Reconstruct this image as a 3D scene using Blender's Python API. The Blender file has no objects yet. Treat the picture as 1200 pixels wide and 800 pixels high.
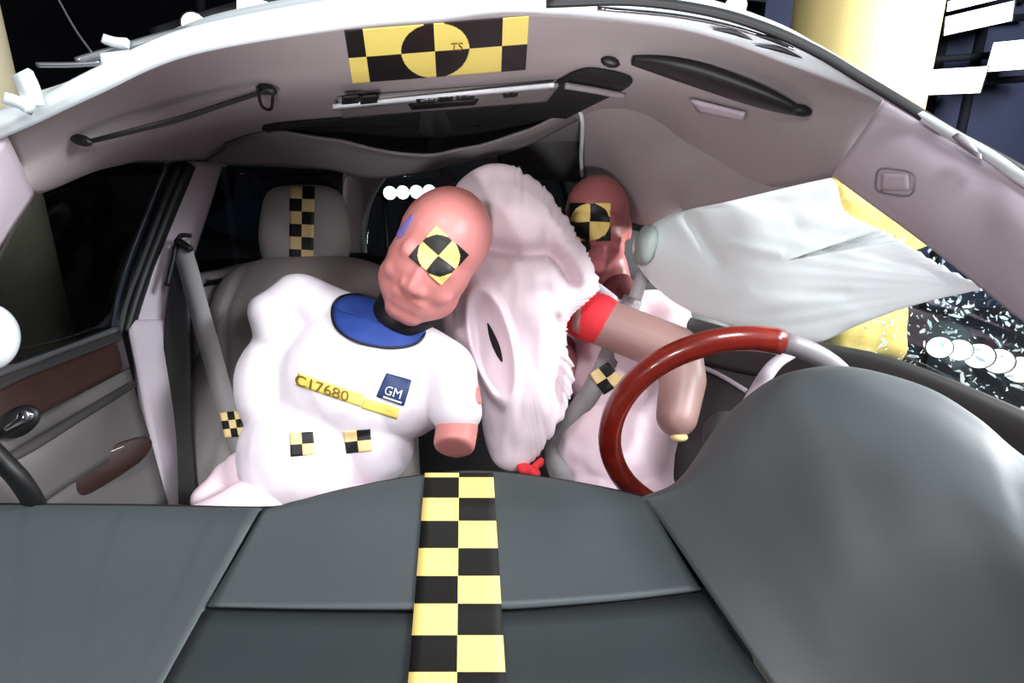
import bpy, bmesh, math, random
from mathutils import Vector, Matrix, noise
from mathutils.bvhtree import BVHTree
random.seed(7)
SC = bpy.context.scene
COL = SC.collection
PI = math.pi

# ------------------------------------------------------------------ camera, world, light, exposure
F = 600.0
CAM = Vector((0, 0, 1.25)); PITCH = math.radians(15)
RIGHT = Vector((1, 0, 0)); FWD = Vector((0, math.cos(PITCH), -math.sin(PITCH))); UP = Vector((0, math.sin(PITCH), math.cos(PITCH)))
cd = bpy.data.cameras.new('camera'); cam = bpy.data.objects.new('camera', cd); COL.objects.link(cam)
cd.sensor_width = 36; cd.lens = 18; cd.clip_start = 0.02
cam.location = CAM; cam.rotation_euler = (PI/2 - PITCH, 0, 0)
SC.camera = cam
SC.view_settings.view_transform = 'Standard'; SC.view_settings.look = 'None'
SC.view_settings.gamma = 1; SC.view_settings.use_curve_mapping = False
SC.view_settings.exposure = 0.0
w = bpy.data.worlds.new('world'); SC.world = w; w.use_nodes = True
w.node_tree.nodes['Background'].inputs[0].default_value = (.55, .65, .9, 1)
w.node_tree.nodes['Background'].inputs[1].default_value = 0.035

def area(name, loc, target, size, power, color=(1, 1, 1)):
    l = bpy.data.lights.new(name, 'AREA'); l.energy = power; l.size = size; l.color = color
    o = bpy.data.objects.new(name, l); COL.objects.link(o); o.location = loc
    o.rotation_euler = (Vector(target) - Vector(loc)).to_track_quat('-Z', 'Y').to_euler()
    return o
area('flood_front_left', (-1.2, -1.2, 1.85), (-.1, 1.0, 1.05), .35, 21, (1, .97, .98))
area('flood_front_right', (1.2, -1.0, 1.95), (.3, 1.0, 1.05), .4, 14, (.96, .98, 1))
area('flood_roof', (.2, -.9, 3.3), (0, .8, 1.2), .8, 60, (.93, .98, 1))
area('flood_side_right', (2.0, -.4, 2.15), (.45, .7, 1.0), .4, 85, (.9, .97, 1))
area('flood_window', (2.6, 1.0, 1.9), (.6, 1.0, 1.05), .5, 115, (.93, .98, 1))
area('column_fill', (3.6, .4, 2.8), (1.6, 2.6, 1.5), .8, 150, (1, .98, .93))  # added fill light brightening the column, not a lamp of the hall
area('hall_wall_fill', (4.0, 3.0, 3.2), (6.5, 6.5, 1.5), 1.0, 90, (.85, .9, 1))  # added light lifting the bluish wall, no lamp known there
def spot(name, loc, target, power, angle, color):
    l = bpy.data.lights.new(name, 'SPOT'); l.energy = power; l.spot_size = math.radians(angle); l.spot_blend = 1; l.shadow_soft_size = .08; l.color = color
    o = bpy.data.objects.new(name, l); COL.objects.link(o); o.location = loc
    o.rotation_euler = (Vector(target) - Vector(loc)).to_track_quat('-Z', 'Y').to_euler()
spot('header_fill', (0, -.7, .85), (-.02, .62, 1.47), 135, 36, (1, .97, .99))  # added spot brightening the roof header, no lamp known on the hood
spot('pillar_spot', (-.9, -.5, 1.1), (.60, .55, 1.3), 20, 50, (1, .95, .98))

# ------------------------------------------------------------------ helpers
def W(px, py, d): return CAM + RIGHT*((px-600)/F*d) + UP*((400-py)/F*d) + FWD*d
def V3(p): return p.copy() if isinstance(p, Vector) else W(*p)
def camdir(x, y, z): return RIGHT*x + FWD*y + UP*z          # camera-frame vector (x right, y away, z up)
def lin(c): return c/12.92 if c <= .04045 else ((c+.055)/1.055)**2.4
def rgb(r, g, b): return (lin(r/255), lin(g/255), lin(b/255), 1)

def mat(name, col, rough=.6, metal=0, var=.06, scale=30, bump=0, spec=.5, bscale=None, coat=0, emit=None, es=1, sheen=0):
    m = bpy.data.materials.new(name); m.use_nodes = True
    nt = m.node_tree; b = nt.nodes['Principled BSDF']
    b.inputs['Roughness'].default_value = rough; b.inputs['Metallic'].default_value = metal
    b.inputs['Specular IOR Level'].default_value = spec; b.inputs['Coat Weight'].default_value = coat
    b.inputs['Sheen Weight'].default_value = sheen
    if emit:
        b.inputs['Emission Color'].default_value = emit; b.inputs['Emission Strength'].default_value = es
    tc = nt.nodes.new('ShaderNodeTexCoord')
    n = nt.nodes.new('ShaderNodeTexNoise'); n.inputs['Scale'].default_value = scale; n.inputs['Detail'].default_value = 4
    nt.links.new(tc.outputs['Object'], n.inputs['Vector'])
    mx = nt.nodes.new('ShaderNodeMix'); mx.data_type = 'RGBA'
    mx.inputs[6].default_value = tuple(max(0, c*(1-var)) for c in col[:3])+(1,)
    mx.inputs[7].default_value = tuple(min(1, c*(1+var)) for c in col[:3])+(1,)
    nt.links.new(n.outputs['Fac'], mx.inputs[0]); nt.links.new(mx.outputs[2], b.inputs['Base Color'])
    if bump:
        n2 = nt.nodes.new('ShaderNodeTexNoise'); n2.inputs['Scale'].default_value = bscale or scale*8
        nt.links.new(tc.outputs['Object'], n2.inputs['Vector'])
        bp = nt.nodes.new('ShaderNodeBump'); bp.inputs['Strength'].default_value = bump; bp.inputs['Distance'].default_value = .002
        nt.links.new(n2.outputs['Fac'], bp.inputs['Height']); nt.links.new(bp.outputs[0], b.inputs['Normal'])
    return m

def glassmat(name, tint, fac):
    m = bpy.data.materials.new(name); m.use_nodes = True; nt = m.node_tree
    out = nt.nodes['Material Output']; nt.nodes.remove(nt.nodes['Principled BSDF'])
    t = nt.nodes.new('ShaderNodeBsdfTransparent'); t.inputs[0].default_value = tint
    g = nt.nodes.new('ShaderNodeBsdfGlossy'); g.inputs['Roughness'].default_value = .05
    n = nt.nodes.new('ShaderNodeTexNoise'); n.inputs['Scale'].default_value = 3
    mp = nt.nodes.new('ShaderNodeMapRange'); mp.inputs[3].default_value = fac*.7; mp.inputs[4].default_value = fac*1.3
    mx = nt.nodes.new('ShaderNodeMixShader')
    nt.links.new(n.outputs['Fac'], mp.inputs[0]); nt.links.new(mp.outputs[0], mx.inputs[0])
    nt.links.new(t.outputs[0], mx.inputs[1]); nt.links.new(g.outputs[0], mx.inputs[2]); nt.links.new(mx.outputs[0], out.inputs[0])
    return m

def woodmat(name, c1, c2, rough=.25):
    m = mat(name, c1, rough, coat=.5); nt = m.node_tree; b = nt.nodes['Principled BSDF']
    tc = nt.nodes.new('ShaderNodeTexCoord'); wv = nt.nodes.new('ShaderNodeTexNoise')
    wv.inputs['Scale'].default_value = 22; wv.inputs['Distortion'].default_value = 2; wv.inputs['Detail'].default_value = 5
    mx = nt.nodes.new('ShaderNodeMix'); mx.data_type = 'RGBA'; mx.inputs[6].default_value = c1; mx.inputs[7].default_value = c2
    nt.links.new(tc.outputs['Object'], wv.inputs['Vector']); nt.links.new(wv.outputs['Fac'], mx.inputs[0])
    nt.links.new(mx.outputs[2], b.inputs['Base Color'])
    return m

WP = {}
def finish(name, verts, faces, mats, parent=None, mi=None, smooth=True):
    c = Vector((0, 0, 0))
    for v in verts: c += v
    c /= len(verts)
    me = bpy.data.meshes.new(name)
    me.from_pydata([v-c for v in verts], [], faces)
    if not isinstance(mats, (list, tuple)): mats = [mats]
    for m in mats: me.materials.append(m)
    if mi: me.polygons.foreach_set('material_index', mi)
    me.polygons.foreach_set('use_smooth', [smooth]*len(me.polygons))
    me.validate(); me.update()
    o = bpy.data.objects.new(name, me); COL.objects.link(o)
    pw = WP.get(parent.name, Vector()) if parent else Vector()
    o.parent = parent; o.location = c-pw; WP[o.name] = c
    return o
def empty(name, loc):
    o = bpy.data.objects.new(name, None); COL.objects.link(o); o.location = loc; o.empty_display_size = .05
    WP[o.name] = Vector(loc); return o
def tag(o, label, cat, group=None, kind=None):
    o['label'] = label; o['category'] = cat
    if group: o['group'] = group
    if kind: o['kind'] = kind
    return o
def structure(o, label=None):
    o['kind'] = 'structure'
    if label: o['label'] = label
    return o
def thing(name, loc, label, cat, group=None): return tag(empty(name, loc), label, cat, group)
def solid(o, th, offset=-1):
    m = o.modifiers.new('thickness', 'SOLIDIFY'); m.thickness = th; m.offset = offset; return o

def cr(p0, p1, p2, p3, t):
    return .5*((2*p1)+(p2-p0)*t+(2*p0-5*p1+4*p2-p3)*t*t+(3*p1-p0-3*p2+p3)*t*t*t)
def spline(pts, n, closed=False):
    out = []; L = len(pts)
    for i in range(L if closed else L-1):
        g = (lambda k: pts[k % L]) if closed else (lambda k: pts[k] if 0 <= k < L else (2*pts[0]-pts[1] if k < 0 else 2*pts[-1]-pts[-2]))
        for k in range(n): out.append(cr(g(i-1), g(i), g(i+1), g(i+2), k/n))
    if not closed: out.append(pts[-1].copy())
    return out

def gridmesh(name, P, mats, parent=None, th=0, face_cam=True, disp=None, mi=None, smooth=True, keep=None):
    nr, nc = len(P), len(P[0])
    verts = [p for r in P for p in r]
    if disp: verts = [v + disp(v) for v in verts]
    faces = []; idx = []
    for i in range(nr-1):
        for j in range(nc-1):
            if keep and not keep(i, j): continue
            faces.append((i*nc+j, i*nc+j+1, (i+1)*nc+j+1, (i+1)*nc+j))
            if mi: idx.append(mi(i, j))
    s = 0
    for f in faces[::max(1, len(faces)//60)]:
        n = (verts[f[1]]-verts[f[0]]).cross(verts[f[3]]-verts[f[0]]); s += n.dot(CAM-verts[f[0]])
    if s < 0: faces = [f[::-1] for f in faces]
    o = finish(name, verts, faces, mats, parent, idx if mi else None, smooth)
    if th: solid(o, th)
    return o
def surf(rows, nu=6, nv=6):
    R = [spline([V3(p) for p in r], nu) for r in rows]
    cols = [spline([R[i][j] for i in range(len(R))], nv) for j in range(len(R[0]))]
    return [[cols[j][i] for j in range(len(cols))] for i in range(len(cols[0]))]
def sheet(name, rows, mats, parent=None, th=.01, nu=6, nv=6, **k):
    return gridmesh(name, surf(rows, nu, nv), mats, parent, th, **k)

def wrinkle(amp, sc, seed=0):
    o = Vector((seed*3.1, seed*1.7, seed))
    def f(v):
        q = v*sc+o
        return camdir(0, -1, 0)*amp*(1-2*abs(noise.noise(q))*1.3 + .4*noise.noise(q*2.3))
    return f

def sweep(name, pts, sec, mats, parent=None, up=None, closed=False, n=8, smooth=True, caps=True, scale=None, raw=False):
    """sec: list of (a,b) offsets; a along side vector, b along normal vector"""
    P = [V3(p) for p in pts]
    C = P if raw else spline(P, n, closed)
    L = len(C); verts = []; faces = []; S = len(sec); pu = None
    for i in range(L):
        a = C[(i-1) % L] if closed else C[max(0, i-1)]; b = C[(i+1) % L] if closed else C[min(L-1, i+1)]
        t = (b-a).normalized()
        u = (up if up is not None else UP).copy()
        if up is None and abs(t.dot(u)) > .9: u = FWD.copy()
        if pu is not None and up is None: u = pu
        nrm = (u - t*u.dot(t)).normalized(); side = t.cross(nrm); pu = nrm
        k = scale(i/(L-1)) if scale else 1
        for (x, y) in sec: verts.append(C[i]+side*x*k+nrm*y*k)
    for i in range(L if closed else L-1):
        for j in range(S):
            a, b = i*S+j, i*S+(j+1) % S; c, d = ((i+1) % L)*S+(j+1) % S, ((i+1) % L)*S+j
            faces.append((a, b, c, d))
    if caps and not closed:
        faces.append(tuple(range(S))[::-1]); faces.append(tuple((L-1)*S+j for j in range(S)))
    return finish(name, verts, faces, mats, parent, smooth=smooth)
def circ(r, n=12, ry=None): return [(r*math.cos(2*PI*k/n), (ry or r)*math.sin(2*PI*k/n)) for k in range(n)]
def rect(w_, h_): return [(-w_/2, -h_/2), (w_/2, -h_/2), (w_/2, h_/2), (-w_/2, h_/2)]
def strip2(name, A, B, th, m, parent=None, n=6, **k):
    """sheet between two polylines of (px,py,d)"""
    return sheet(name, [A, B], m, parent, th, nu=n, nv=3, **k)

# volumes for bodies ------------------------------------------------
CM = Matrix(((RIGHT.x, FWD.x, UP.x), (RIGHT.y, FWD.y, UP.y), (RIGHT.z, FWD.z, UP.z)))
def ell(bm, c, r, roll=0, pitch=0, yaw=0, M=None, e=1.0, seg=24):
    c = V3(c)
    R = (M if M is not None else CM) @ (Matrix.Rotation(-math.radians(roll), 3, 'Y') @ Matrix.Rotation(math.radians(yaw), 3, 'Z') @ Matrix.Rotation(math.radians(pitch), 3, 'X'))
    vs = []
    sp = lambda t: math.copysign(abs(t)**e, t)
    bot = None; rows = []
    for i in range(1, seg//2):
        th = PI*i/(seg//2); row = []
        for j in range(seg):
            ph = 2*PI*j/seg
            p = Vector((r[0]*sp(math.sin(th))*sp(math.cos(ph)), r[1]*sp(math.sin(th))*sp(math.sin(ph)), r[2]*sp(math.cos(th))))
            row.append(bm.verts.new(c + R@p))
        rows.append(row)
    t = bm.verts.new(c+R@Vector((0, 0, r[2]))); b = bm.verts.new(c-R@Vector((0, 0, r[2])))
    for i in range(len(rows)-1):
        for j in range(seg):
            bm.faces.new((rows[i][j], rows[i+1][j], rows[i+1][(j+1) % seg], rows[i][(j+1) % seg]))
    for j in range(seg):
        bm.faces.new((t, rows[0][j], rows[0][(j+1) % seg])); bm.faces.new((b, rows[-1][(j+1) % seg], rows[-1][j]))
def cap(bm, a, b, ra, rb, seg=20, flat=1.0, fb=True):
    a, b = V3(a), V3(b); t = (b-a).normalized(); u = t.orthogonal().normalized(); s = t.cross(u)
    prof = []
    for k in range(1, 6): q = PI/2*(1-k/5); prof.append((a - t*ra*math.sin(q), ra*math.cos(q)))
    if fb:
        for k in range(0, 5): q = PI/2*k/5; prof.append((b + t*rb*math.sin(q), rb*math.cos(q)))
    else:
        prof += [(b, rb), (b+t*.004, rb*.93), (b+t*.005, rb*.3)]
    rows = [[bm.verts.new(c+(u*math.cos(2*PI*j/seg)+s*math.sin(2*PI*j/seg))*r) for j in range(seg)] for c, r in prof]
    for i in range(len(rows)-1):
        for j in range(seg): bm.faces.new((rows[i][j], rows[i][(j+1) % seg], rows[i+1][(j+1) % seg], rows[i+1][j]))
    bm.faces.new(rows[0][::-1]); bm.faces.new(rows[-1])
def blob(name, build, m, parent=None, voxel=.005, smooth=6, disp=None):
    bm = bmesh.new(); build(bm); bmesh.ops.recalc_face_normals(bm, faces=bm.faces)
    me = bpy.data.meshes.new('t'); bm.to_mesh(me); bm.free()
    o = bpy.data.objects.new('t', me); COL.objects.link(o)
    r = o.modifiers.new('r', 'REMESH'); r.mode = 'VOXEL'; r.voxel_size = voxel
    s = o.modifiers.new('s', 'SMOOTH'); s.iterations = smooth; s.factor = .5
    dg = bpy.context.evaluated_depsgraph_get(); dg.update()
    e = bpy.data.meshes.new_from_object(o.evaluated_get(dg))
    verts = [v.co.copy() for v in e.vertices]; faces = [tuple(p.vertices) for p in e.polygons]
    if disp: verts = [v.co + v.normal*disp(v.co, v.normal) for v in e.vertices]
    bpy.data.objects.remove(o)
    return finish(name, verts, faces, m, parent)

def pillow(name, outline, center, dfn, T, m, parent=None, rings=26, n=6, expo=2.0, disp=None, edge=None, back=1.0):
    """closed cushion: outline in (px,py); thickness falls to zero at the rim"""
    O = spline([Vector((x, y, 0)) for x, y in outline], n, True)
    if edge: O = [edge(p, i) for i, p in enumerate(O)]
    c = Vector((center[0], center[1], 0)); N = len(O); verts = []; faces = []
    def put(r, p, side):
        q = c + (p-c)*r
        t = T*max(0, 1-r**expo)**.5
        d = dfn(q.x, q.y)
        v = W(q.x, q.y, d)
        v = v + FWD*(t*side*(back if side > 0 else 1))
        if disp and side < 0: v = v + FWD*(-disp(q.x, q.y, r))
        return v
    rr = [math.sin(PI/2*k/rings) for k in range(1, rings+1)]
    verts.append(put(0, c, -1)); f0 = 1
    for r in rr: verts += [put(r, p, -1) for p in O]
    for j in range(N): faces.append((0, 1+(j+1) % N, 1+j))
    for k in range(rings-1):
        a = 1+k*N; b = a+N
        for j in range(N): faces.append((a+j, a+(j+1) % N, b+(j+1) % N, b+j))
    rim = 1+(rings-1)*N; base = len(verts)
    verts.append(put(0, c, 1))
    for r in rr[:-1]: verts += [put(r, p, 1) for p in O]
    for j in range(N): faces.append((base, base+1+j, base+1+(j+1) % N))
    for k in range(rings-1):
        a = base+1+k*N; b = a+N if k < rings-2 else rim
        for j in range(N): faces.append((a+j, b+j, b+(j+1) % N, a+(j+1) % N))
    return finish(name, verts, faces, m, parent)

def bvh_of(objs):
    bpy.context.view_layer.update()
    dg = bpy.context.evaluated_depsgraph_get(); V = []; Fc = []
    for o in (objs if isinstance(objs, (list, tuple)) else [objs]):
        e = o.evaluated_get(dg); me = e.to_mesh(); k = len(V); mw = o.matrix_world
        V += [mw@v.co for v in me.vertices]; Fc += [tuple(i+k for i in p.vertices) for p in me.polygons]
        e.to_mesh_clear()
    return BVHTree.FromPolygons(V, Fc)
def hit(bv, px, py, off, dflt=1.0):
    dr = (W(px, py, 1)-CAM).normalized()
    l, nn, i, ds = bv.ray_cast(CAM, dr)
    if l is None:
        l, nn, i, ds = bv.find_nearest(W(px, py, 1.0))
    if nn.dot(dr) > 0: nn = -nn
    return l + nn*off
def decal(name, bv, fn, nu, nv, mats, parent=None, mi=None, off=.0015, th=.001, keep=None, smooth=True):
    P = []; last = None
    for i in range(nv+1):
        row = []
        for j in range(nu+1):
            x, y = fn(j/nu, i/nv); h = hit(bv, x, y, off)
            if h is None: h = last if last is not None else W(x, y, 1)
            last = h; row.append(h)
        P.append(row)
    return gridmesh(name, P, mats, parent, th, mi=mi, keep=keep, smooth=smooth)
def quad(a, b, c, d):
    """corners tl,tr,br,bl"""
    def f(u, v):
        return ((a[0]*(1-u)+b[0]*u)*(1-v)+(d[0]*(1-u)+c[0]*u)*v, (a[1]*(1-u)+b[1]*u)*(1-v)+(d[1]*(1-u)+c[1]*u)*v)
    return f
def disc(cx, cy, rx, ry, rot=0):
    """polar grid"""
    cr_, sr = math.cos(math.radians(rot)), math.sin(math.radians(rot))
    def f(u, v):
        a = 2*PI*u; x, y = rx*v*math.cos(a), ry*v*math.sin(a)
        return (cx+x*cr_-y*sr, cy+x*sr+y*cr_)
    return f
def text(name, s, bv, o, ax, ay, m, parent, off=.003):
    """o: pixel of baseline start; ax, ay: pixel vectors of one em right / up"""
    cu = bpy.data.curves.new('t', 'FONT'); cu.body = s; cu.resolution_u = 3
    ob = bpy.data.objects.new('t', cu); COL.objects.link(ob)
    dg = bpy.context.evaluated_depsgraph_get(); me = bpy.data.meshes.new_from_object(ob.evaluated_get(dg))
    vs = []
    for v in me.vertices:
        x = o[0]+ax[0]*v.co.x+ay[0]*v.co.y; y = o[1]+ax[1]*v.co.x+ay[1]*v.co.y
        vs.append(hit(bv, x, y, off) or W(x, y, 1))
    fs = [tuple(p.vertices) for p in me.polygons]; bpy.data.objects.remove(ob)
    return finish(name, vs, fs, m, parent, smooth=False)

# ------------------------------------------------------------------ materials
M = dict(
 hyel=mat('header_tape_yellow', rgb(252, 234, 124), .5, var=.03),
 doorp=mat('door_panel_vinyl', rgb(92, 87, 87), .65, bump=.1, scale=8, bscale=400, var=.06),
 head=mat('headliner_fabric', rgb(160, 151, 152), .9, bump=.15, scale=12, bscale=500, var=.05),
 pillar=mat('pillar_trim', rgb(186, 174, 184), .7, bump=.1, scale=20, bscale=400, var=.03),
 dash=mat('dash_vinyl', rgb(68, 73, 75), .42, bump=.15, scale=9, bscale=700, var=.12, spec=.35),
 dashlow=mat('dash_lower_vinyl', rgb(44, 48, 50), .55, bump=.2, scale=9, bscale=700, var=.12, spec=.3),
 cowl=mat('cowl_vinyl', rgb(73, 77, 80), .58, bump=.08, scale=6, bscale=700, var=.08, spec=.55),
 black=mat('black_plastic', rgb(10, 10, 12), .5, var=.1),
 gap=mat('dark_gap', rgb(5, 5, 6), .9, var=.1),
 rubber=mat('rubber_seal', rgb(20, 20, 22), .6, var=.1),
 white=mat('white_paint', rgb(215, 222, 226), .35, var=.03, coat=.3),
 seat=mat('seat_leather', rgb(168, 160, 158), .6, bump=.2, scale=10, bscale=250, var=.06),
 seatd=mat('dark_leather', rgb(45, 44, 47), .6, bump=.2, scale=10, bscale=250, var=.06),
 shirt=mat('shirt_cotton', rgb(236, 226, 234), .85, bump=.15, scale=6, bscale=500, var=.02),
 pinkshirt=mat('pink_cotton', rgb(240, 214, 224), .85, bump=.15, scale=8, bscale=400, var=.05),
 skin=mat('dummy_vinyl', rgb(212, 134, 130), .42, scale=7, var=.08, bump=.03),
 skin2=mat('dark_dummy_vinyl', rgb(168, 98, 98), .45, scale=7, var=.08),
 arm=mat('tan_dummy_vinyl', rgb(165, 128, 122), .45, scale=7, var=.08),
 red=mat('red_cuff', rgb(225, 45, 55), .7, var=.05),
 blue=mat('blue_collar', rgb(26, 56, 132), .7, var=.06),
 bag=mat('airbag_nylon', rgb(226, 206, 214), .8, bump=.2, scale=5, bscale=300, var=.03, sheen=.2),
 curtain=mat('curtain_nylon', rgb(234, 242, 243), .75, bump=.2, scale=5, bscale=300, var=.03),
 belt=mat('belt_webbing', rgb(150, 144, 146), .8, bump=.3, scale=200, var=.12),
 yel=mat('tape_yellow', rgb(250, 218, 128), .5, var=.03),
 cream=mat('tape_cream', rgb(242, 214, 150), .5, var=.04),
 blk=mat('tape_black', rgb(14, 13, 12), .5, var=.05),
 wood=woodmat('red_wood', rgb(140, 36, 22), rgb(84, 16, 12), .3),
 dwood=woodmat('walnut', rgb(54, 24, 18), rgb(32, 16, 13), .6),
 chrome=mat('chrome', rgb(225, 225, 230), .15, metal=1, var=.02),
 greyp=mat('grey_leather_rim', rgb(122, 116, 120), .5, var=.05),
 door=mat('door_vinyl', rgb(122, 116, 116), .65, bump=.1, scale=8, bscale=400, var=.06),
 doord=mat('dark_door_vinyl', rgb(50, 47, 48), .6, bump=.1, scale=8, var=.1),
 sunroof=mat('black_sunroof', rgb(4, 4, 5), .85, var=.1),
 column=mat('yellow_column', rgb(252, 222, 150), .6, scale=2, var=.1),
 beige=mat('beige_column', rgb(190, 178, 150), .7, scale=3, var=.2),
 bluewall=mat('blue_hall_wall', rgb(70, 76, 104), .8, scale=1, var=.3),
 hall=mat('hall_wall', rgb(22, 24, 34), .8, scale=1, var=.3),
 floor=mat('hall_floor', rgb(38, 40, 44), .45, scale=2, var=.25, bump=.1),
 steel=mat('steel', rgb(150, 152, 156), .35, metal=.8, var=.05),
 lamp=mat('lamp_lens', rgb(255, 255, 255), .4, emit=(1, 1, 1, 1), es=6, var=0),
 panel=mat('panel_lens', rgb(255, 255, 255), .4, emit=(.95, .97, 1, 1), es=3, var=0),
 frost=mat('crushed_glass', rgb(220, 228, 230), .25, var=.05),
 dglass=glassmat('dark_window_glass', (.35, .37, .4, 1), .04),
 cglass=glassmat('clear_window_glass', (.8, .86, .86, 1), .06),
 logo=mat('navy_logo', rgb(24, 48, 96), .5, var=.05), wht=mat('white_print', rgb(235, 240, 250), .6, var=.02),
 brown=mat('brown_print', rgb(120, 82, 20), .6, var=.05), hl=mat('yellow_highlight', rgb(246, 226, 110), .7, var=.06),
 purple=mat('purple_chalk', rgb(130, 120, 200), .8, var=.15), teal=mat('grey_green_cover', rgb(150, 160, 156), .6, var=.08),
 foam=mat('tan_foam', rgb(214, 178, 96), .8, scale=20, var=.2),
)
def checker(i, j): return (i+j) % 2

# ------------------------------------------------------------------ the hall
def box(name, lo, hi, m, parent=None):
    x0, y0, z0 = lo; x1, y1, z1 = hi
    v = [Vector(p) for p in ((x0,y0,z0),(x1,y0,z0),(x1,y1,z0),(x0,y1,z0),(x0,y0,z1),(x1,y0,z1),(x1,y1,z1),(x0,y1,z1))]
    return finish(name, v, [(0,3,2,1),(4,5,6,7),(0,1,5,4),(1,2,6,5),(2,3,7,6),(3,0,4,7)], m, parent, smooth=False)
structure(box('floor', (-9, -4, -.1), (9, 12, 0), M['floor']))
structure(box('wall_back', (-9, 12, 0), (9, 12.2, 6), M['hall']))
structure(box('wall_left', (-9.2, -4, 0), (-9, 12.2, 6), M['hall']))
structure(box('wall_right', (9, -4, 0), (9.2, 12.2, 6), M['hall']))

structure(box('trim_20', (2.75, 6.3, 0), (8.9, 6.4, 5), M['bluewall']), 'bluish hall partition wall behind the lamp panels')
def column(px0, px1, d, m, label, round_=False):
    a, b = W(px0, 239, d), W(px1, 239, d); c = (a+b)/2; wd = (b-a).length
    t = thing('support_column', (c.x, c.y, 0), label, 'column')
    base = [(wd/2*math.cos(2*PI*k/32), wd/2*math.sin(2*PI*k/32)) for k in range(32)] if round_ else None
    if round_:
        sweep('shaft', [Vector((c.x, c.y, 0)), Vector((c.x, c.y, 4.5))], base, m, t, up=Vector((0, 1, 0)), raw=True)
        sweep('foot_plate', [Vector((c.x, c.y, 0)), Vector((c.x, c.y, .05))], [(x*1.25, y*1.25) for x, y in base], M['steel'], t, up=Vector((0, 1, 0)), raw=True)
    else:
        s = finish('shaft', *prism(c, wd, 4.5), m, t)
        bvm = s.modifiers.new('b', 'BEVEL'); bvm.width = .02; bvm.segments = 2
        finish('foot_plate', *prism(c, wd*1.2, .04), M['steel'], t, smooth=False)
    return t
def prism(c, wd, h):
    h2 = wd/2
    v = [Vector((c.x+sx*h2, c.y+sy*h2, z)) for z in (0, h) for sx, sy in ((-1,-1),(1,-1),(1,1),(-1,1))]
    return v, [(0,3,2,1),(4,5,6,7),(0,1,5,4),(1,2,6,5),(2,3,7,6),(3,0,4,7)]
column(908, 1046, 2.6, M['column'], 'wide round yellow column standing outside the right side of the car', True)
column(-40, 40, 2.2, M['beige'], 'blurred beige column at the far top left beyond the roof edge', True)

def lampthing(px, py, d, r, label, group, m='lamp', square=False, w_=None, h_=None, roll=0, bar=None):
    """a flood lamp: housing, lens, mount"""
    c = W(px, py, d)
    t = thing('flood_lamp', c, label, 'lamp', group)
    s = 1/F*d
    n = (CAM-c).normalized()
    if square:
        sec = rect(w_*s, h_*s); sec2 = rect(w_*s*1.05, h_*s*1.05)
        if roll:
            k = math.radians(roll)
            rt = lambda q: [(x*math.cos(k)-y*math.sin(k), x*math.sin(k)+y*math.cos(k)) for x, y in q]
            sec, sec2 = rt(sec), rt(sec2)
    else: sec = circ(r*s, 20); sec2 = circ(r*s*1.12, 20)
    sweep('housing', [c-n*(.40 if d == 5 else .30 if d > 5 else .2), c-n*.004], sec2, M['black'], t, raw=True, smooth=False)
    sweep('lens', [c-n*.004, c+n*.004], sec, M[m], t, raw=True, smooth=False)
    return t
def stand(px, d, ptop, label, pts=None):
    c = W(px, ptop, d); t = thing('lamp_stand', (c.x, c.y, 0), label, 'lamp stand')
    return t, c
# row of lamps seen through the rear window
for i, x in enumerate((457, 472, 488, 503)):
    lampthing(x, 226-i*.6, 5.5, 7.5, ['leftmost', 'second from left', 'third from left', 'rightmost'][i]+' of the four lamps in a row seen through the rear window', 'lamp row behind the car')
t, c = stand(480, 5.8, 226, 'dark bar stand carrying the four lamps behind the rear window')
a, b = W(440, 227, 5.8), W(520, 224, 5.8)
sweep('crossbar', [a, b], circ(.03), M['black'], t, raw=True)
sweep('upright', [Vector((a.x+.1, a.y, 0)), Vector((a.x+.1, a.y, a.z))], circ(.03), M['black'], t, raw=True)
sweep('upright', [Vector((b.x-.1, b.y, 0)), Vector((b.x-.1, b.y, b.z))], circ(.03), M['black'], t, raw=True)
# glowing discs built as lamps in place of reflections, low on the right
RL = [(1101, 407, 12), (1124, 410, 12), (1147, 417, 14), (1170, 423, 14), (1196, 433, 15)]
for i, (x, y, r) in enumerate(RL):
    lampthing(x, y, 2.6, r, ['leftmost', 'second from left', 'middle', 'second from right', 'rightmost'][i]+' of the five glowing discs for lamp reflections low outside the broken right window', 'discs for lamp reflections at the right window', m='panel')
t, c = stand(1150, 2.72, 415, 'low dark rail behind the five discs drawn for lamp reflections')
a, b = W(1085, 405, 2.8), W(1230, 440, 2.8)
sweep('rail', [a, b], circ(.025), M['black'], t, raw=True)
for q in (a, b): sweep('post', [Vector((q.x, q.y, 0)), q], circ(.02), M['black'], t, raw=True)
# lamp panels top right
PN = [(1120, 95, 56, 30, 0, 'lower square white lamp panel just right of the yellow column'),
      (1186, 65, 44, 34, 0, 'white lamp panel at the right edge of the picture, top right'),
      (1146, 22, 66, 22, -8, 'slanted white lamp panel high up right of the yellow column'),
      (1142, 0, 54, 12, -8, 'topmost narrow white lamp panel right of the yellow column')]
for x, y, w_, h_, r, lb in PN: lampthing(x, y, 5, 0, lb, 'lamp panels top right', m='panel', square=True, w_=w_*.9, h_=h_*.9, roll=r+14)
t, c = stand(1150, 5.2, 50, 'dark lamp mast carrying the white lamp panels top right')
for x in (1120, 1165):
    q = W(x, -30, 5.45); sweep('mast', [Vector((q.x, q.y, 0)), q], circ(.05), M['hall'], t, raw=True)
for y in (3, 24, 66, 96): sweep('crossbar', [W(1090, y+4, 5.42), W(1205, y-4, 5.42)], circ(.035), M['hall'], t, raw=True)
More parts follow.
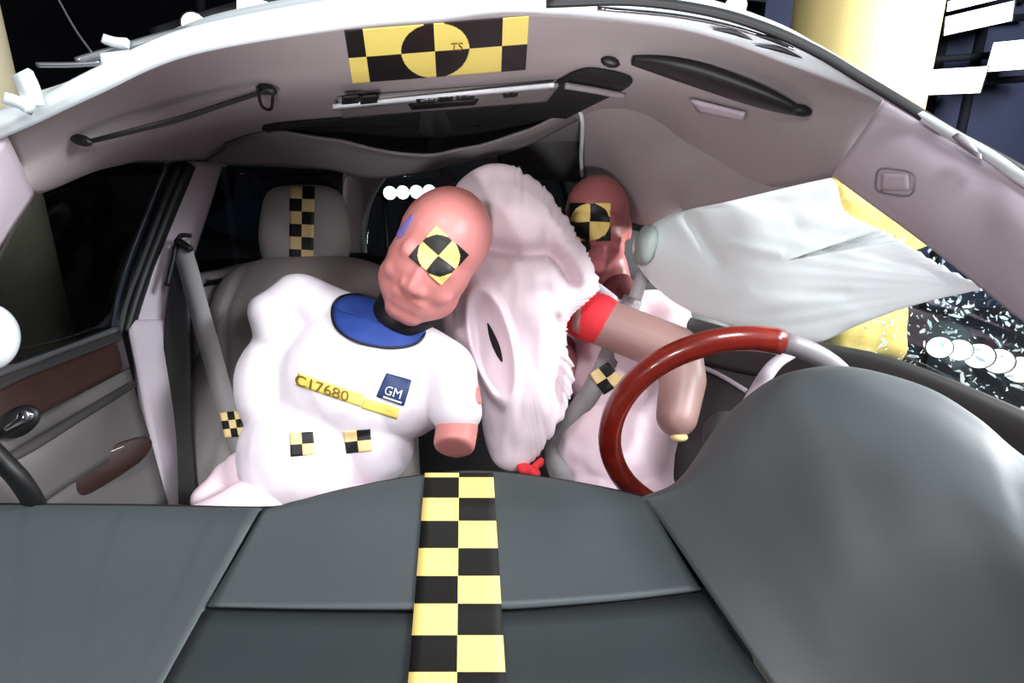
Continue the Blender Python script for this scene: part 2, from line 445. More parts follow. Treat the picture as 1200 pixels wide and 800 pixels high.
# lamps top left above the roof edge
TL = [(228, 30, 13, False, 'small round white lamp above the left part of the roof edge'), (297, 12, 0, True, 'square white lamp above the roof edge left of the big target'),
      (370, 1, 9, False, 'half cut off white lamp at the top left of centre'), (394, 1, 9, False, 'white lamp at the top edge nearest the big target'),
      (862, 8, 12, False, 'white lamp above the roof edge left of the yellow column')]
for x, y, r, sq, lb in TL: lampthing(x, y, 4.5, r, lb, 'lamps above the roof edge', square=sq, w_=34, h_=24)
t = thing('lamp_rail', W(300, 0, 4.75), 'dark overhead rail the lamps above the roof edge hang from', 'rail')
sweep('rail', [W(180, 40, 4.7), W(300, 4, 4.7), W(420, -12, 4.7), W(620, -26, 4.7), W(900, -5, 4.7)], circ(.05), M['steel'], t)
for x in (228, 600, 862):
    q = W(x, 5, 4.7); sweep('post', [Vector((q.x, q.y+.1, 0)), Vector((q.x, q.y+.1, q.z+.3))], circ(.04), M['hall'], t, raw=True)

# ------------------------------------------------------------------ the car: roof and headliner
CEIL = [
 [(8,158,.60),(100,113,.60),(230,60,.61),(400,32,.62),(510,22,.62),(620,15,.62),(800,33,.62),(940,79,.60),(1036,116,.58)],
 [(22,192,.655),(110,146,.68),(240,92,.70),(405,70,.70),(510,60,.70),(620,52,.70),(790,62,.69),(920,108,.67),(1010,155,.63)],
 [(40,228,.70),(125,178,.76),(245,125,.79),(410,98,.79),(515,90,.80),(620,84,.80),(775,97,.78),(895,145,.75),(975,205,.70)],
 [(130,196,.92),(210,165,.98),(310,140,1.0),(440,125,1.0),(530,122,1.0),(615,118,1.0),(735,122,1.0),(820,168,.98),(885,222,.92)],
 [(215,191,1.15),(290,170,1.2),(370,165,1.3),(470,160,1.35),(540,158,1.35),(610,156,1.35),(700,158,1.35),(765,190,1.25),(800,240,1.15)],
 [(410,200,1.9),(440,190,1.9),(480,188,1.9),(530,186,1.9),(570,185,1.9),(610,185,1.9),(670,186,1.9),(705,200,1.8),(740,262,1.6)]]
ceiling = structure(sheet('ceiling', CEIL, M['head'], th=.02, nu=10, nv=8))
BC = bvh_of(ceiling)
# painted roof skin: lies above the headliner and shows its front lip
SK = []
lip_top = [(-30,150,.575),(35,128,.575),(110,90,.58),(215,45,.585),(400,9,.59),(510,2,.59),(620,1,.59),(800,12,.59),(940,54,.575),(1034,108,.56)]
lip_bot = [(-30,172,.58),(30,147,.58),(110,110,.585),(220,63,.59),(400,32,.60),(510,22,.60),(620,14,.60),(800,32,.60),(938,78,.585),(1034,117,.57)]
rs = [[W(*p)+Vector((0,.004,-.001)) for p in lip_bot], [W(*p) for p in lip_top]]
for k, (dy, dz) in enumerate(((.03,.022),(.2,.07),(.9,.075),(1.7,.03))):
    rs.append([W(*p)+Vector((-.02*(W(*p).x>0)*dy, dy, dz+.0)) for p in lip_top])
structure(sheet('trim_1', rs, M['white'], th=-.004, nu=8, nv=4), 'white painted roof edge arching over the windshield opening')
# black seal over the right part of the roof edge
sweep('trim_2', [(640,3,.575),(740,1,.575),(830,13,.575),(900,34,.572),(960,62,.568),(1010,92,.56),(1060,122,.54),(1110,153,.52),(1160,180,.49),(1250,232,.45)], rect(.010,.004), M['rubber'], up=FWD)
structure(bpy.data.objects['trim_2'], 'black rubber seal along the right roof edge and pillar')
# black strips painting the shade of dents in the drip rail, upper right
dr = thing('bent_drip_rail', W(850, 40, .585), 'crumpled metal drip rail on the right half of the roof edge', 'rail')
for a, b, n_ in (((835,34,.578),(882,47,.578),'dent_shade'),((885,41,.578),(925,56,.578),'dent_shade'),((885,53,.578),(940,68,.578),'dent_shade')):
    m_ = [(a[0]+b[0])/2, (a[1]+b[1])/2-3, a[2]-.001]
    sweep(n_, [a, m_, b], rect(.004,.003), M['black'], dr, up=FWD, scale=lambda t: math.sin(PI*t)*.9+.15)
sweep('rail', [(700,10,.582),(800,20,.582),(880,38,.581),(950,66,.578),(1000,92,.572)], circ(.0022,8), M['chrome'], dr)
# A pillars
pil = structure(sheet('trim_3', [
 [(1036,117,.575),(1080,142,.54),(1120,166,.51),(1160,188,.48),(1200,216,.45),(1300,275,.40)],
 [(1010,155,.60),(1055,175,.555),(1100,205,.515),(1150,235,.48),(1200,270,.44),(1310,340,.385)],
 [(985,190,.64),(1030,218,.59),(1080,255,.54),(1135,295,.50),(1200,345,.45),(1320,430,.385)],
 [(975,206,.68),(1010,232,.64),(1065,272,.58),(1125,318,.53),(1200,378,.47),(1320,470,.40)]], M['pillar'], th=.02), 'grey padded pillar trim at the right of the windshield')
BP = bvh_of(pil)
def rr_ring(cx, cy, w_, h_, rot):
    pts = []
    for k in range(28):
        a = 2*PI*k/28; c_, s_ = math.cos(a), math.sin(a)
        x = w_/2*math.copysign(abs(c_)**.5, c_); y = h_/2*math.copysign(abs(s_)**.5, s_); q = math.radians(rot)
        pts.append((cx+x*math.cos(q)-y*math.sin(q), cy+x*math.sin(q)+y*math.cos(q)))
    return pts
bd = thing('airbag_badge', hit(BP, 1050, 213, 0), 'small rounded square badge on the right pillar trim', 'badge')
R1 = [hit(BP, x, y, .0012) for x, y in rr_ring(1050, 213, 46, 30, 8)]
sweep('rim', R1, circ(.0010, 6), M['greyp'], bd, closed=True, raw=True)
decal('plate', BP, quad((1034,203),(1066,203),(1067,223),(1033,223)), 6, 4, M['pillar'], bd, off=.0015)
structure(strip2('trim_4', [(1030,108,.566),(1075,133,.532),(1110,155,.505),(1150,176,.478),(1200,205,.445),(1300,262,.39)],
   [(1036,118,.566),(1080,144,.532),(1118,168,.505),(1156,190,.478),(1200,220,.445),(1300,280,.39)], .006, M['white']), 'white painted edge of the right pillar')
cl = tag(strip2('edge_clip', [(1115,160,.488),(1150,180,.47)], [(1125,172,.488),(1147,186,.47)], .006, M['greyp']), 'small grey clip on the white edge of the right pillar', 'clip')
structure(sheet('trim_5', [[(-120,330,.50),(-40,235,.56),(8,158,.60)], [(-90,380,.52),(-15,270,.585),(25,193,.64)], [(-60,395,.56),(0,290,.62),(41,229,.69)]], M['pillar'], th=.02), 'grey pillar trim at the left edge of the windshield')
# grab handles; their black grips also draw the shaded recesses behind
def handle(pts, ends, label, r, prof, ms):
    h = thing('grab_handle', hit(BC, *ends[0], 0), label, 'grab handle', 'grab handles over the front doors')
    P = [hit(BC, x, y, o_) for x, y, o_ in pts]
    sweep('grip', P, circ(r, 12, r*.5), M['black'], h, scale=prof)
    for e in ends:
        q = hit(BC, *e, .008); q2 = hit(BC, e[0]+14*(1 if e is ends[0] else -1), e[1]-4, .004)
        bm_ = lambda bm: ell(bm, q, (.020*ms, .010*ms, .010*ms), roll=-15)
        blob('mount', bm_, M['black'], h, voxel=.003, smooth=3)
    return h
handle([(92,160,.010),(130,143,.018),(200,122,.022),(260,107,.018),(318,96,.010)], [(90,158),(312,98)], 'slim grab handle above the left door, black for the shadow slit there', .0065, lambda t: .7+.3*math.sin(PI*t), .8)
handle([(742,66,.006),(780,68,.012),(830,78,.016),(890,98,.016),(930,118,.012),(948,130,.008)], [(716,66),(944,124)], 'grab handle above the right door, thick and black to draw its shaded recess', .024, lambda t: .22+.78*math.sin(PI*min(1, t*.9+.1))**1.2, .75)
# light clips inside the hooks
tag(sweep('coat_hook', [hit(BC,300,92,.012),hit(BC,303,108,.02),hit(BC,314,113,.018),hit(BC,318,103,.01)], circ(.0025,8), M['black']), 'small dark coat hook near the left grab handle inner end', 'hook')
# header target
def targ_uv(u, v): return quad((403,34),(620,17),(616,80),(413,96))(u, v)
tg = thing('calibration_target', hit(BC, 510, 60, 0), 'large yellow and black checkered target with a circle on the roof header', 'target marker')
us = [0, .085, .5, .87, 1]   # column borders
def hd_mi(i, j):
    u = (j+.5)/240; v = (i+.5)/72
    x = (u-.485)*216; y = (v-.5)*63
    col = 0 if u < .10 else (3 if u > .86 else (1 if u < .485 else 2))
    top = v < .52
    b = {0: top, 1: not top, 2: top, 3: not top}[col]
    if col in (1, 2) and (x/41)**2+(y/32.5)**2 < 1: b = not b
    return 1 if b else 0
decal('sheet', BC, targ_uv, 240, 72, [M['hyel'], M['blk']], tg, mi=hd_mi, off=.0025)
text('lettering', 'TS', BC, (527, 56), (14, -1), (1, -14), M['brown'], tg, off=.005)
# overhead console
con = thing('overhead_console', hit(BC, 530, 100, 0), 'grey overhead console with dark buttons behind the big target', 'console')
decal('housing', BC, quad((395,112),(655,92),(640,112),(400,132)), 40, 8, M['door'], con, off=.012, th=.010)
strip = decal('bright_edge', BC, quad((388,113),(650,87),(650,92),(388,119)), 40, 2, M['white'], con, off=.016, th=.004)
for a in ((486,104,24),(511,102,20),(532,100,24),(588,97,20)):
    decal('button', BC, quad((a[0],a[1]),(a[0]+a[2],a[1]-1.5),(a[0]+a[2]-2,a[1]+5),(a[0]+2,a[1]+6.5)), 6, 3, M['black'], con, off=.016, th=.003)
for x in (398, 420): decal('switch', BC, quad((x,100),(x+20,98),(x+20,107),(x,109)), 6, 3, M['black'], con, off=.018, th=.003)
decal('lamp_lens', BC, quad((478,113),(560,107),(556,113),(482,119)), 10, 3, M['black'], con, off=.015, th=.003)
# sunroof shade: black panel
so = [(308,146),(420,134),(560,119),(640,100),(672,82),(700,78),(742,92),(690,122),(620,156),(540,184),(470,186),(400,168),(350,160)]
def fan(px, py):
    pass
def polydecal(name, bv, outline, center, m, parent=None, off=.003, th=.002, n=5, rings=8):
    O = spline([Vector((x, y, 0)) for x, y in outline], n, True); N = len(O)
    def fn(u, v):
        k = u*N; p = O[int(round(k)) % N]; c = Vector((center[0], center[1], 0)); q = c+(p-c)*max(v, .001); return q.x, q.y
    return decal(name, bv, fn, N, rings, m, parent, off=off, th=th)
sr = tag(polydecal('sunroof', BC, so, (560,145), M['sunroof'], off=.006, th=.004), 'black sunroof opening behind the overhead console', 'sunroof')
bpy.context.view_layer.update()
sweep('bar', [hit(BC,664,84,.02),hit(BC,700,90,.02),hit(BC,735,97,.02)], circ(.005,8), M['greyp'], sr)
# torn headliner hanging under the opening
def dw(v): return UP*.004*noise.noise(v*14)+FWD*.012*noise.noise(v*9)
dp = tag(sheet('sagging_headliner', [
 [(262,168,1.12),(305,156,1.10),(345,158,1.1),(400,167,1.12),(470,182,1.14),(540,177,1.15),(600,160,1.15),(645,141,1.14),(676,125,1.12)],
 [(262,176,1.13),(305,170,1.12),(345,172,1.14),(400,178,1.16),(470,189,1.18),(540,184,1.18),(600,168,1.18),(645,150,1.17),(676,133,1.15)],
 [(240,190,1.16),(300,191,1.18),(345,194,1.2),(400,203,1.22),(450,210,1.24),(520,196,1.25),(590,180,1.25),(640,160,1.24),(678,142,1.2)]], M['door'], th=.006, disp=dw), 'grey headliner edge sagging in a shallow V below the sunroof', 'headliner')
fl = tag(sheet('torn_headliner_cloth', [
 [(679,125,1.12),(700,112,1.04),(742,97,.95),(800,126,.93),(860,154,.90),(905,163,.83),(950,156,.745),(992,168,.665)],
 [(682,150,1.20),(705,148,1.14),(750,145,1.06),(810,160,1.0),(865,180,.92),(910,185,.84),(950,180,.76),(985,186,.685)],
 [(683,180,1.30),(708,182,1.24),(750,195,1.16),(805,205,1.06),(865,208,.94),(912,204,.85),(950,196,.775),(980,197,.70)],
 [(684,206,1.38),(715,235,1.38),(750,263,1.30),(805,246,1.10),(865,233,.95),(915,221,.85),(948,213,.78),(976,207,.712)]], M['head'], th=.006, disp=lambda v: FWD*.012*noise.noise(v*7)), 'large torn piece of grey headliner cloth hanging above the driver', 'headliner')
tag(sweep('edge_highlight', [(677,124,1.105),(682,140,1.14),(682,160,1.20),(681,182,1.28),(682,206,1.36)], circ(.005,8), M['white']), 'white highlight drawn down the left edge of the torn cloth', 'highlight')  # white tube paints the highlight along the cloth edge
tag(decal('visor_strip', BC, quad((812,112),(876,128),(874,137),(820,126)), 8, 3, M['pillar'], off=.008, th=.004), 'pale padded strip below the right grab handle', 'strip')

# ------------------------------------------------------------------ left side: door, windows, pillar
structure(sheet('window_1', [[(30,232,.72),(130,197,.92),(212,192,1.13)], [(-20,330,.70),(80,300,.9),(165,300,1.10)], [(-60,440,.68),(40,420,.86),(135,388,1.07)]], M['dglass'], th=.004), 'dark left front side window')
structure(sheet('window_2', [[(236,194,1.24),(290,196,1.5),(405,200,1.88)], [(205,260,1.22),(290,262,1.5),(380,262,1.88)], [(175,400,1.2),(280,345,1.5),(400,310,1.88)]], M['dglass'], th=.004), 'dark left rear side window')
pb = sheet('trim_6', [
 [(226,190,1.14),(248,190,1.20),(262,190,1.26)],
 [(205,240,1.13),(232,242,1.18),(246,244,1.24)],
 [(180,310,1.12),(212,312,1.17),(224,314,1.23)],
 [(152,372,1.10),(190,372,1.15),(212,374,1.2)],
 [(150,380,1.09),(192,380,1.14),(214,384,1.2)],
 [(165,450,1.08),(200,452,1.13),(222,452,1.2)],
 [(186,540,1.06),(208,542,1.12),(226,544,1.2)],
 [(200,640,1.05),(214,640,1.12),(232,640,1.2)]], M['pillar'], th=.02)
structure(pb, 'light grey centre pillar trim behind the left door')
for k, (a, m) in enumerate((([(212,192,1.13),(188,250,1.12),(165,310,1.11),(150,350,1.10),(140,392,1.09)], 'rubber'), ([(200,192,1.12),(176,250,1.11),(153,310,1.10),(142,345,1.09),(134,390,1.08)], 'steel'), ([(222,192,1.135),(198,250,1.125),(174,310,1.115),(160,350,1.105),(148,390,1.095)], 'black'))):
    structure(sweep('trim_%d' % (7+k), a, rect(.018 if k != 1 else .010, .02), M[m], up=FWD), ['black rubber seal of the left door frame', 'thin worn metal edge of the left door frame', 'black inner frame of the left door'][k])
dl = thing('car_door', W(70, 560, .95)-Vector((0, 0, .25)), 'grey left door panel with dark wood trim and chrome handle', 'car door')
def dlp(*r): return [list(x) for x in r]
sheet('upper_panel', dlp([(-80,480,.72),(0,437,.80),(70,412,.93),(140,386,1.08)], [(-80,505,.70),(0,455,.78),(70,425,.91),(144,396,1.06)]), M['doord'], dl, th=.03)
sheet('wood_trim', dlp([(-80,506,.70),(0,456,.78),(70,426,.91),(144,397,1.06)], [(-80,560,.69),(0,512,.77),(80,468,.90),(152,430,1.05)]), M['dwood'], dl, th=.02)
sheet('middle_panel', dlp([(-80,560,.69),(0,513,.77),(80,469,.90),(152,431,1.05)], [(-80,610,.66),(0,560,.74),(90,505,.87),(160,462,1.04)], [(-80,680,.67),(0,625,.75),(95,560,.89),(176,512,1.04)]), M['doorp'], dl, th=.02)
sheet('lower_panel', dlp([(-80,680,.69),(0,625,.77),(95,561,.91),(176,513,1.05)], [(-80,800,.70),(0,745,.78),(100,660,.92),(200,600,1.05)]), M['doorp'], dl, th=.02)
sweep('armrest_edge', [(-40,552,.655),(20,532,.72),(90,490,.85),(156,450,1.03)], circ(.008,8), M['doord'], dl)
pillow('map_pocket', [(60,560),(100,535),(160,512),(178,518),(165,540),(120,570),(80,590),(50,592),(48,575)], (112,555), lambda x, y: .86+(x-50)*.0012, .02, M['dwood'], dl, rings=8, n=4)
hb = blob('handle_bowl', lambda bm: ell(bm, (22,494,.765), (.035,.012,.022), roll=32), M['black'], dl, voxel=.003, smooth=4)
blob('chrome_handle', lambda bm: (ell(bm, (30,487,.755), (.012,.008,.010), roll=20), cap(bm, (8,502,.75), (30,489,.752), .004, .006)), M['chrome'], hb, voxel=.002, smooth=2)
sweep('window_ledge', [(-60,452,.70),(0,436,.79),(70,410,.925),(138,385,1.075)], circ(.007,8), M['steel'], dl)
M['mirror'] = mat('pale_mirror_shell', rgb(225, 232, 238), .25, coat=.8)
mr = thing('side_mirror', W(-8, 395, .66), 'rounded bright silver mirror at the left picture edge', 'mirror')
blob('shell', lambda bm: (ell(bm, (-14,395,.70), (.036,.03,.047)), ell(bm, (-25,395,.72), (.045,.03,.05))), M['mirror'], mr, voxel=.004)
sweep('arm', [(-20,420,.69),(-40,450,.68),(-60,470,.67)], circ(.01), M['black'], mr)
dk = tag(sweep('door_pull', [(-30,508,.66),(0,538,.68),(25,565,.70),(45,600,.74),(55,640,.76)], circ(.020,10,.012), M['black']), 'black curved rubber pull at the lower left corner above the dash', 'pull')

# rear of the cabin
rsx = thing('rear_seat', W(600, 560, 1.9)-Vector((0,0,.1)), 'rear bench seat behind the front seats, coloured dark for the shade there', 'seat')
sheet('backrest', [[(330,300,1.86),(420,296,1.9),(520,300,1.92),(640,300,1.92),(760,296,1.9),(880,300,1.85)], [(325,330,1.80),(420,328,1.84),(520,330,1.86),(640,330,1.86),(760,328,1.84),(885,332,1.8)], [(330,600,1.7),(420,600,1.74),(520,600,1.76),(640,600,1.76),(760,600,1.74),(885,600,1.7)]], M['seatd'], rsx, th=.08)  # dark leather colour stands for the shade behind the front seats
sheet('cushion', [[(330,560,1.75),(600,560,1.8),(885,560,1.75)], [(300,640,1.45),(600,640,1.45),(920,640,1.45)]], M['seatd'], rsx, th=.12)
structure(sheet('trim_10', [[(405,202,1.9),(425,202,1.95),(455,202,2.0)], [(405,245,1.9),(420,248,1.95),(436,240,2.0)], [(400,300,1.88),(415,300,1.93),(424,300,1.98)]], M['pillar'], th=.02), 'pale curved left rear pillar')
structure(sheet('trim_11', [[(650,200,2.0),(700,205,1.9),(760,250,1.75)], [(665,245,2.0),(720,255,1.9),(790,290,1.75)], [(680,300,1.98),(730,300,1.9),(820,330,1.75)]], M['doord'], th=.02), 'dark right rear pillar')
structure(sheet('window_3', [[(440,200,2.02),(550,196,2.06),(660,200,2.02)], [(424,300,2.0),(550,300,2.04),(680,300,2.0)]], M['cglass'], th=.004), 'rear window')
sweep('trim_12', [(428,298,1.97),(426,262,1.97),(438,228,1.97),(452,206,1.97)], circ(.008,8), M['white'])
structure(bpy.data.objects['trim_12'], 'white edge of the rear window on the left')
structure(sheet('trim_13', [[(395,312,1.84),(330,318,1.62),(236,336,1.24)], [(395,322,1.85),(330,330,1.63),(234,350,1.25)], [(395,600,1.8),(330,600,1.6),(234,600,1.2)]], M['door'], th=.02), 'grey ledge and panel of the left rear door')
tag(sweep('dome_hook', [(520,196,1.55),(524,206,1.55),(530,216,1.55)], rect(.03,.008), M['greyp'], up=FWD), 'small grey latch hanging near the rear window top', 'latch')
structure(sheet('trim_14', [[(580,160,1.5),(640,150,1.5),(690,140,1.5)], [(585,205,1.55),(640,210,1.55),(690,215,1.5)]], M['doord'], th=.01), 'dark sheet behind the sagging headliner')  # plain dark sheet across the gap behind the headliner
structure(box('floor_pan', (-.78, .45, .20), (.78, 2.3, .24), M['black']))

# ------------------------------------------------------------------ passenger seat
ps = thing('front_seat', Vector((-.45, 1.2, .24)), 'grey leather passenger seat with checkered tape on its headrest', 'seat')
def seam(lines, amp, wd):
    def f(x, y, r):
        s = 0
        for (x0, y0, x1, y1) in lines:
            L = max(1e-6, (x1-x0)**2+(y1-y0)**2); t = max(0, min(1, ((x-x0)*(x1-x0)+(y-y0)*(y1-y0))/L))
            d2 = (x-x0-t*(x1-x0))**2+(y-y0-t*(y1-y0))**2; s += math.exp(-d2/wd**2)
        return -amp*min(s, 1.2)
    return f
hr = pillow('headrest', [(318,224),(358,217),(396,224),(409,258),(408,300),(392,322),(355,327),(318,320),(306,292),(307,255)], (358,271), lambda x, y: 1.36, .055, M['seat'], ps, expo=3.2)
for x in (335, 378): sweep('headrest_post', [(x,315,1.37),(x,345,1.38)], circ(.007,8), M['chrome'], ps)
bk = pillow('backrest', [(262,332),(300,306),(360,300),(425,304),(462,330),(480,420),(490,520),(480,640),(350,680),(240,650),(216,585),(215,520),(232,440),(248,385)], (350,480), lambda x, y: 1.26-(y-480)*.0004, .10, M['seat'], ps, expo=4.5, disp=seam([(300,310,285,370),(285,370,290,470),(290,470,262,560),(250,385,285,370)], .012, 3.5), rings=34)
blob('seat_cushion', lambda bm: ell(bm, Vector((-.47, .98, .50)), (.26, .27, .10), M=Matrix.Identity(3), e=.55), M['seat'], ps, voxel=.012)
blob('seat_base', lambda bm: ell(bm, Vector((-.47, 1.0, .33)), (.22, .22, .10), M=Matrix.Identity(3), e=.3), M['black'], ps, voxel=.012)
BH = bvh_of(hr)
tp = decal('marker_tape', BH, quad((340,218),(369,219),(367,323),(339,321)), 8, 28, [M['cream'], M['blk']], ps, mi=lambda i, j: ((i//4)+(j//4)+0) % 2, off=.002)
tp['label'] = 'yellow and black checkered tape down the headrest'

# driver seat
ds = thing('front_seat', Vector((.42, 1.4, .24)), 'dark driver seat mostly hidden behind the dummy in red cuffs', 'seat')
pillow('backrest', [(640,330),(700,310),(800,320),(850,360),(862,480),(850,640),(740,690),(630,640),(622,480)], (740,480), lambda x, y: 1.43-(y-480)*.0004, .07, M['seatd'], ds, expo=4)
pillow('headrest', [(680,275),(720,268),(760,275),(780,295),(776,330),(740,340),(690,338),(675,310)], (725,305), lambda x, y: 1.47, .04, M['seatd'], ds, expo=3)
blob('seat_cushion', lambda bm: ell(bm, Vector((.33, 1.13, .48)), (.26, .28, .10), M=Matrix.Identity(3), e=.55), M['seatd'], ds, voxel=.012)
blob('seat_base', lambda bm: ell(bm, Vector((.33, 1.13, .33)), (.22, .22, .10), M=Matrix.Identity(3), e=.3), M['black'], ds, voxel=.012)

# ------------------------------------------------------------------ dummies
def headprims(bm, c, S, roll, pitch, yaw=0, ears=True, jaw=1.0):
    """head in its own frame: x right, y away from face, z up"""
    c = V3(c)
    R = CM @ (Matrix.Rotation(math.radians(roll), 3, 'Y') @ Matrix.Rotation(math.radians(yaw), 3, 'Z') @ Matrix.Rotation(math.radians(pitch), 3, 'X'))
    L = lambda x, y, z: c + R@(Vector((x, y, z))*S)
    E = lambda p, r, e=1: ell(bm, L(*p), tuple(k*S for k in r), M=R, e=e)
    K = lambda a, b, ra, rb: cap(bm, L(*a), L(*b), ra*S, rb*S)
    E((0, .018, .030), (.078, .098, .086))
    E((0, -.010, -.018), (.073, .080, .088))
    E((0, -.030, -.066), (.058*jaw, .052, .050))
    E((0, -.018, -.058), (.070*jaw, .060, .056))
    K((-.012, -.052, -.094), (.012, -.052, -.094), .024, .024)
    K((-.030, -.066, .008), (.030, -.066, .008), .018, .018)
    K((0, -.084, .002), (0, -.092, -.036), .009, .011)
    K((-.014, -.086, -.038), (.014, -.086, -.038), .009, .009)
    K((-.022, -.074, -.061), (.022, -.074, -.061), .009, .009)
    K((-.019, -.071, -.076), (.019, -.071, -.076), .009, .009)
    for s in (-1, 1):
        E((s*.036, -.056, -.036), (.026, .020, .022))
        if ears: E((s*.077, .015, -.012), (.008, .018, .030))
    return R, L

def cotton(seed, amp):
    def f(co, n):
        q = co*7+Vector((seed, 0, 0)); return amp*(noise.noise(q)+.5*noise.noise(q*2.6)-.8*max(0, .25-abs(noise.noise(q*1.4+Vector((5, 1, 2))))))
    return f

# passenger dummy
pd = thing('crash_test_dummy', W(345, 590, .97), 'crash test dummy in a white shirt with blue collar leaning in the passenger seat', 'crash test dummy')
def pbody(bm):
    headprims(bm, (511, 298, .935), 1.07, 29, 24, 6, False, 1.05)
    cap(bm, (487,352,.97), (462,392,1.0), .045, .050)
    ell(bm, (415,445,1.0), (.145,.09,.14), roll=25)
    ell(bm, (372,535,.99), (.12,.09,.12))
    cap(bm, (335,352,1.02), (530,436,.985), .035, .042)
    cap(bm, (530,440,.98), (536,498,.925), .040, .0375)
    cap(bm, (536,498,.925), (532,523,.895), .0385, .037, fb=False)
    cap(bm, (330,585,.97), (255,640,.85), .055, .05); cap(bm, (400,590,.97), (380,650,.85), .055, .05)
body = blob('body', pbody, M['skin'], pd, voxel=.0042, smooth=9)
BB = bvh_of(body)
def pshirt(bm):
    ell(bm, (418,448,1.0), (.172,.108,.150), roll=25)
    ell(bm, (365,530,.99), (.136,.108,.130), roll=15)
    ell(bm, (470,462,.99), (.085,.085,.085)); ell(bm, (440,520,.99), (.07,.08,.08), roll=20); ell(bm, (322,455,1.0), (.066,.085,.11), roll=5); ell(bm, (318,520,.99), (.055,.08,.06))
    cap(bm, (350,350,1.02), (460,398,1.0), .050, .062)
    cap(bm, (460,398,1.0), (522,432,.99), .062, .055)
    cap(bm, (350,348,1.01), (314,364,.99), .044, .036)
    cap(bm, (318,368,.99), (340,412,1.0), .042, .062)
    cap(bm, (526,440,.98), (536,482,.93), .055, .049); ell(bm, (502,462,.985), (.05,.06,.065))
shirt = blob('shirt', pshirt, M['shirt'], pd, voxel=.005, smooth=7, disp=cotton(1, .006))
def ptrou(bm):
    cap(bm, (325,592,.955), (250,632,.86), .072, .066); cap(bm, (400,600,.95), (390,660,.85), .065, .06)
    cap(bm, (300,555,1.0), (420,570,1.0), .06, .06); cap(bm, (272,560,.99), (250,585,.97), .035, .035)
blob('trousers', ptrou, M['pinkshirt'], pd, voxel=.005, smooth=6, disp=cotton(4, .016))
BS = bvh_of(shirt)
cl_ = polydecal('collar', BS, [(390,362),(400,349),(425,345),(460,352),(488,362),(500,375),(496,396),(480,406),(450,408),(415,400),(394,384)], (445,377), M['blue'], pd, off=.002, th=.003)
cl_['label'] = 'dark blue round collar patch'
O = spline([Vector(hit(BS, x, y, .004)) for x, y in [(390,362),(400,349),(425,345),(460,352),(488,362),(500,375),(496,396),(480,406),(450,408),(415,400),(394,384)]], 4, True)
sweep('collar_piping', O, circ(.0022, 6), M['black'], pd, closed=True, raw=True)
blob('neck', lambda bm: cap(bm, (484,350,.985), (472,372,.985), .058, .060), M['black'], pd, voxel=.005)
# head target
def tdecal(bv, cx, cy, rx, ry, rot, parent, sq=True, label=None, inv=False):
    q = math.radians(rot)
    def f(u, v):
        x, y = (u-.5)*2*rx, (v-.5)*2*ry
        return cx+x*math.cos(q)-y*math.sin(q), cy+x*math.sin(q)+y*math.cos(q)
    n = 48
    def mi(i, j):
        u, v = (j+.5)/n-.5, (i+.5)/n-.5; r = math.hypot(u, v)*2.05
        b = ((u > 0) == (v > 0)) != inv
        return (0 if b else 1) if r < 1 else (1 if b else 0)
    def keep(i, j):
        u, v = (j+.5)/n-.5, (i+.5)/n-.5; r = math.hypot(u, v)*2.05
        return r < 1 or (abs(u)+abs(v) > .62 and ((u > 0) == (v > 0) or u*1.0 < 0 or v < 0) and sq)
    o = decal('target_sticker', bv, f, n, n, [M['yel'], M['blk']], parent, mi=mi, off=.003, th=.0015, keep=keep)
    o['label'] = label or 'round yellow and black quartered target sticker'
    return o
tdecal(BB, 514, 299, 25, 24, 42, pd, inv=True)
pm = polydecal('chalk_mark', BB, [(466,272),(474,262),(480,254),(485,253),(480,264),(472,276),(467,279)], (475,266), M['purple'], pd, off=.0015, th=.0008)
pm['label'] = 'bluish purple chalk smear'
# patches on the shirt
def patch(bv, q, parent, name='checker_patch', sw=0, m0='shirt'):
    o = decal(name, bv, q, 12, 12, [M['cream'], M['blk']], parent, mi=lambda i, j: ((i//6)+(j//6)+sw) % 2, off=.002, th=.001)
    return o
patch(BS, quad((340,507),(367,506),(370,532),(341,535)), pd)['label'] = 'left small checkered patch on the shirt'
patch(BS, quad((402,505),(434,502),(436,528),(406,531)), pd)['label'] = 'right small checkered patch on the shirt'
hb_ = decal('yellow_strip', BS, quad((350,437),(427,462),(424,477),(347,451)), 20, 4, M['hl'], pd, off=.0012, th=.0006)
decal('yellow_strip', BS, quad((427,466),(468,478),(465,491),(424,478)), 12, 4, M['hl'], pd, off=.0012, th=.0006)
text('chest_number', 'C17680', BS, (346, 449.5), (19.5, 6.6), (2.5, -17), M['brown'], pd, off=.004)
text('small_print', '======', BS, (431, 474), (8.5, 2.7), (2, -8), M['cream'], pd, off=.004)
lg = decal('badge', BS, quad((453,437),(482,446),(473,475),(441,464)), 12, 12, M['logo'], pd, off=.003, th=.001)
text('badge_letters', 'GM', BS, (450, 461), (13, 4), (4, -13.5), M['wht'], lg, off=.006)
decal('badge_line', BS, quad((449.5,463.5),(471,470.3),(470.4,472),(449,465.5)), 6, 1, M['wht'], lg, off=.006, th=.001)
pk = decal('pink_stain', BS, disc(562, 462, 5, 12), 16, 3, M['skin'], pd, off=.0015, th=.0005)

